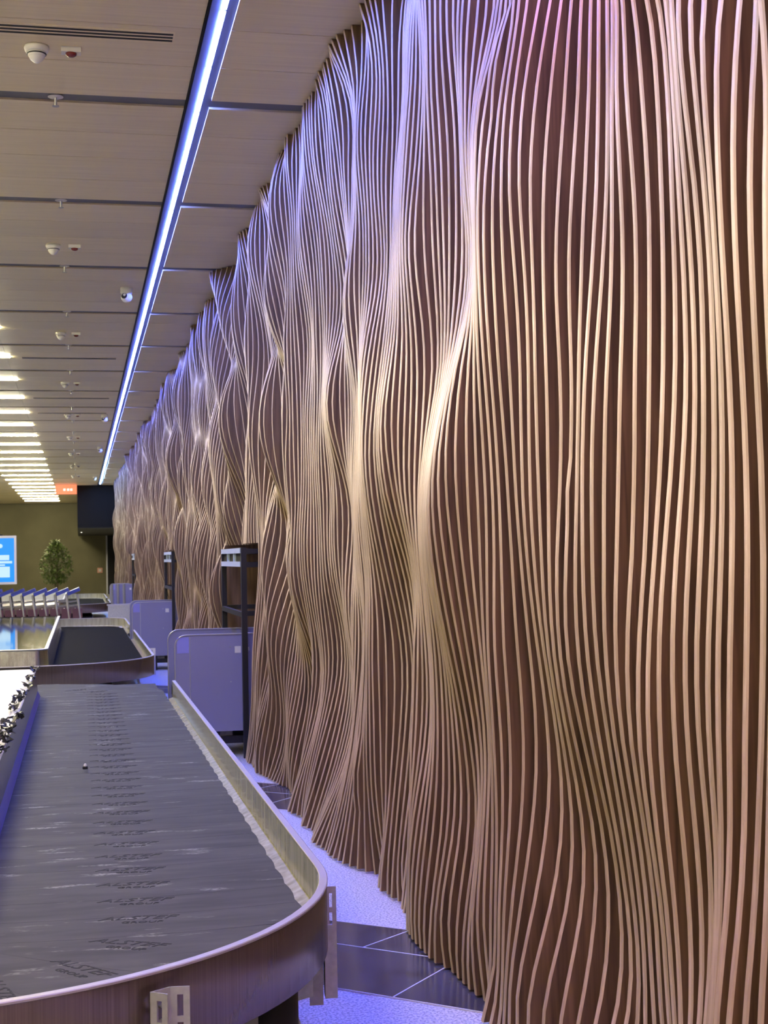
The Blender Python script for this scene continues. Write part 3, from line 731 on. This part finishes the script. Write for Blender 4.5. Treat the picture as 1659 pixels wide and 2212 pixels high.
MB().lathe([(.045, 0), (.045, .003)], n=16).build('emblem', wm, sg, loc=(hw-.33, -.004, z1-.22)).rotation_euler = (math.pi/2, 0, 0)
for (a, b_, c_, d_) in ((-hw+.1, hw-.15, .52, .63), (-hw+.1, hw-.09, .45, .50), (-hw+.1, hw-.24, .40, .43), (hw-.42, hw-.14, .15, .38)):
    MB().box(a, b_, -.007, -.004, z0+c_, z0+d_).build('print_block', wm, sg)
MB().tube([(.23, .045, z1), (.23, .045, CEIL)], .02, 8).build('rod', M_black, sg); MB().box(.15, .31, .02, .07, z1, z1+.03).build('clamp', M_black, sg)
pl = empty('potted_plant', (-.93, 58, 0), 'bushy green indoor tree in a pot against the olive end wall', 'plant')
MB().lathe([(.2, 0), (.26, .45), (.27, .48), (.22, .48)], n=18).build('pot', M_pot, pl)
mb = MB()
for k in range(5):
    a = k*1.26; mb.tube([(.03*math.cos(a), .03*math.sin(a), .45), (.12*math.cos(a), .12*math.sin(a), 1.1), (.30*math.cos(a), .30*math.sin(a), 2.0)], [.02, .016, .006], 6)
mb.build('stem', M_stem, pl)
mb = MB(); rg = random.Random(5)
for k in range(1800):
    t = rg.random(); z = .75+1.65*t; rad = .62*math.sin(math.pi*min(1, .18+.78*t))**.8*math.sqrt(rg.random())*1.05; a = rg.uniform(0, 6.28)
    c = Vector((rad*math.cos(a), rad*math.sin(a), z)); d = Vector((rg.uniform(-1,1), rg.uniform(-1,1), rg.uniform(-.9,.5))).normalized(); u = d.cross(Vector((0,0,1))).normalized(); l = rg.uniform(.12,.2)
    mb.quad([c, c+d*l*.5+u*l*.22, c+d*l, c+d*l*.5-u*l*.22])
tag(mb.build('foliage', M_leaf, pl), kind='stuff')
tr1 = MB().box(1.21, 1.28, 68.9, 69, 0, 2.85).build('trim_1', M_alu); tag(tr1, kind='structure')
dr = MB().box(1.28, XB, 68.85, 68.98, 0, 2.85).build('door_1', M_dark); tag(dr, kind='structure')
lm = empty('wall_lamp', (0, 0, 0), 'small round white lamp under the black bulkhead', 'lamp')
q = aty(176, 1146, 60); lm.location = q
MB().lathe([(.0, -.09), (.07, -.06), (.09, 0), (.07, .06), (.02, .09)], n=14).build('globe', emis('lamp_white', (1,.95,.8), 3), lm); MB().tube([(0, 0, .08), (0, 0, 2.79-q[2]+.02)], .012, 6).build('stem', M_black, lm)
q = aty(216, 1232, 68.9); nb = empty('call_point', (q[0], 68.99, q[2]), 'small pinkish call point box on the olive end wall', 'call point')
MB().box(-.12, .12, -.05, 0, -.12, .12).build('body', mat('pale_pink', (.8,.4,.32), .5), nb); MB().box(-.06, .06, -.06, -.05, -.06, .06).build('button', M_white, nb)
